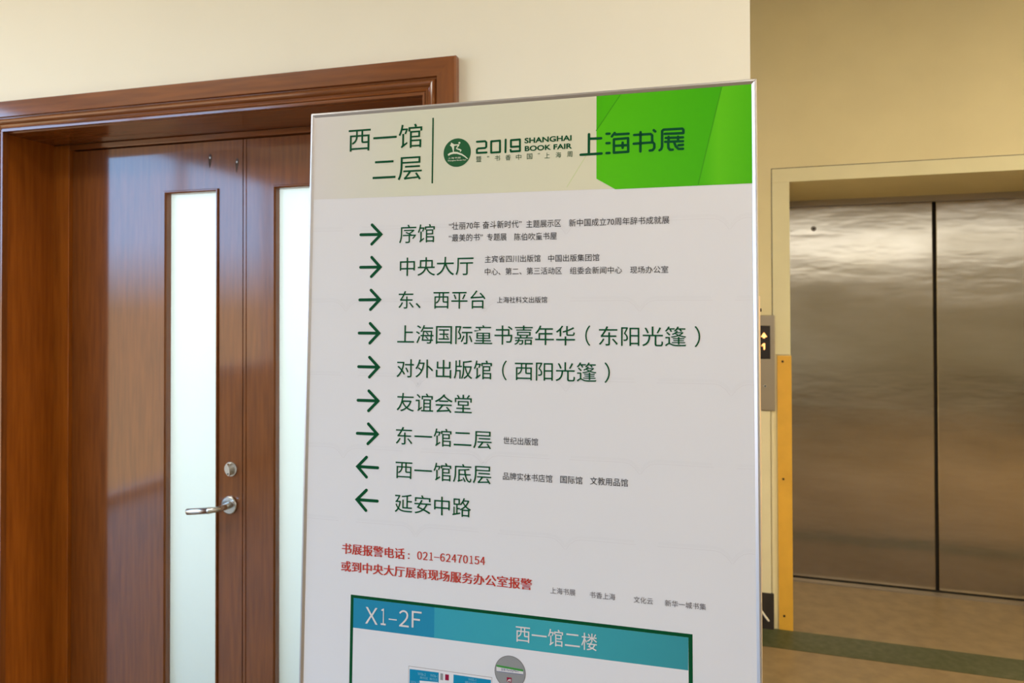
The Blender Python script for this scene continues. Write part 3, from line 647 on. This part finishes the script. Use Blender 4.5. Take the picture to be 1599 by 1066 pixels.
# floor plan
mo, mi = REG['map_outer'], REG['map_inner']
dl, dr = mo[0], mo[1]; bot = -1.62
poly('map_border', [(dl[0], dl[1]), (dr[0], dr[1]), (dr[0], bot), (dl[0], bot)], M['green_print'], 0.00012)
poly('map_field', [(mi[0][0], mi[0][1]), (mi[1][0], mi[1][1]), (mi[1][0], bot + 0.006), (mi[0][0], bot + 0.006)], M['sheet_white'], 0.0002)
td = REG['dark_to'][0]; k_ = (td - mi[0][0]) / (mi[1][0] - mi[0][0])
ty = mi[0][1] + (mi[1][1] - mi[0][1]) * k_; by = mi[2][1] + (mi[3][1] - mi[2][1]) * k_
poly('map_title_band', [mi[0], (td, ty), (td, by), mi[2]], M['map_blue'], 0.0003)
poly('map_title_band', [(td, ty), mi[1], mi[3], (td, by)], M['map_teal'], 0.0003)
P1 = REG['plan1']; P2 = REG['plan2']
poly('plan_outline', [P1[4], P2[2], (P2[2][0], -1.40), (P1[4][0], -1.40)], M['plan_line'], 0.0003)
poly('plan_ground', [(P1[4][0] + 0.0008, P1[4][1] - 0.0008), (P2[2][0] - 0.0008, P2[2][1] - 0.0008), (P2[2][0] - 0.0008, -1.399), (P1[4][0] + 0.0008, -1.399)], M['sheet_white'], 0.0004)
poly('plan_hall', [P1[0], P1[1], (P1[1][0], -1.20), (P1[0][0], -1.20)], M['plan_blue'], 0.0005)
poly('plan_stand', [P1[2], (P1[3][0] - 0.0, P1[3][1]), (P1[3][0], -1.12), (P1[2][0], -1.12)], M['sheet_white'], 0.0006)
poly('plan_hall', [P2[0], P2[1], (P2[1][0], -1.20), (P2[0][0], -1.20)], M['plan_blue'], 0.0005)
L1, L2 = REG['lift1'], REG['lift2']
poly('plan_lift', [L1[0], (L1[1][0], L1[0][1]), L1[1], (L1[0][0], L1[1][1])], M['plan_grey'], 0.0005)
poly('plan_lift', [L2[0], (L2[1][0], L2[0][1]), L2[1], (L2[0][0], L2[1][1])], M['plan_red'], 0.0005)
cc, cr = REG['circle']
cc = (cc[0], cc[1] - 0.0015); cr = 0.0285
circ = lambda rr: [(cc[0] + rr * math.cos(2 * PI * k / 48), cc[1] + rr * math.sin(2 * PI * k / 48)) for k in range(48)]
poly('plan_circle', circ(cr), print_mat('plan_rim', srgb(128, 122, 122)), 0.0005)
poly('plan_circle', circ(cr - 0.0011), M['plan_grey'], 0.0006)
gs = REG['gsign']
poly('shop_sign', [gs[0], gs[1], gs[4], gs[3]], M['white_print'], 0.0007)
poly('shop_sign_band', [gs[0], gs[1], (gs[1][0], gs[1][1] - 0.0035), (gs[0][0], gs[0][1] - 0.0035)], M['plan_green'], 0.0008)
poly('shop_sign_line', [(gs[3][0], gs[3][1] + 0.0007), (gs[4][0], gs[4][1] + 0.0007), gs[4], gs[3]], M['blue_print'], 0.0008)
rd = REG['red']
poly('plan_marker', [rd[0], (rd[1][0], rd[0][1]), rd[1], (rd[0][0], rd[1][1])], M['plan_red'], 0.0007)
bm = bmesh.new()
mx_, my_ = (rd[0][0] + rd[1][0]) / 2, (rd[0][1] + rd[1][1]) / 2
stroke_bm(bm, [(mx_ - 0.003, my_ - 0.003), (mx_ - 0.0005, my_ + 0.0005), (mx_ + 0.003, my_ + 0.001)], 0.0012, z=0.0009, seg=6)
stroke_bm(bm, [(mx_, my_ - 0.0015), (mx_ + 0.003, my_ - 0.0015)], 0.0016, z=0.0009, seg=6)
link('plan_marker_symbol', bm, M['white_print'], sheet)

# arrows
for i, (sh, hd) in enumerate(ARROWS):
    bm = bmesh.new(); stroke_bm(bm, sh, 0.0058, z=0.0004, seg=14)
    w = 0.0058
    # head: two arms with a sharp mitre at the tip
    t0, tp, t1_ = [Vector(p) for p in hd]
    stroke_bm(bm, hd, w, z=0.00045, seg=14)
    dd = Vector((1 if i < 7 else -1, 0)); q = tp + dd * 0.0042
    n1 = Vector((-(tp - t0).y, (tp - t0).x)).normalized(); n1 *= (1 if n1.dot(dd) > 0 else -1)
    n2 = Vector((-(tp - t1_).y, (tp - t1_).x)).normalized(); n2 *= (1 if n2.dot(dd) > 0 else -1)
    bm.faces.new([bm.verts.new((p.x, p.y, 0.00052)) for p in (tp, tp + n1 * w / 2, q, tp + n2 * w / 2)])
    link('arrow', bm, M['green_print'], sheet)
# 2019 and the calligraphic title, drawn as strokes
bm = bmesh.new()
bm.free()
for ch_ in range(8):
    bm = bmesh.new()
    for pts, w, col, grp, cl in STROKES:
        if grp == ch_: stroke_bm(bm, pts, w, bool(cl), z=0.0006, seg=10)
    link('title_lettering', bm, M['green_print'], sheet)
# lettering
tmpmesh = bpy.data.meshes.new('tmp')
for s, a, b, vc, h, col, wt, grp in TEXTS:
    bold = wt >= 0.5                       # heavy verticals: the glyph repeated a hair to each side
    e = h * 0.030 if bold else 0.0
    bm = text_bm(s, a + e, b - e, vc, h, wt)
    zz = 0.0009 if grp in ('map', 'emblem') else 0.0006
    for v in bm.verts: v.co.z = zz
    if bold:
        bm.to_mesh(tmpmesh)
        for v in bm.verts: v.co.x -= e; v.co.z += 0.00002
        n0 = len(bm.verts); bm.from_mesh(tmpmesh); bm.verts.ensure_lookup_table()
        n1 = len(bm.verts); bm.from_mesh(tmpmesh); bm.verts.ensure_lookup_table()
        for v in bm.verts[n1:]: v.co.x += e; v.co.z += 0.00004
    link('lettering', bm, M[col], sheet)
bpy.data.meshes.remove(tmpmesh)
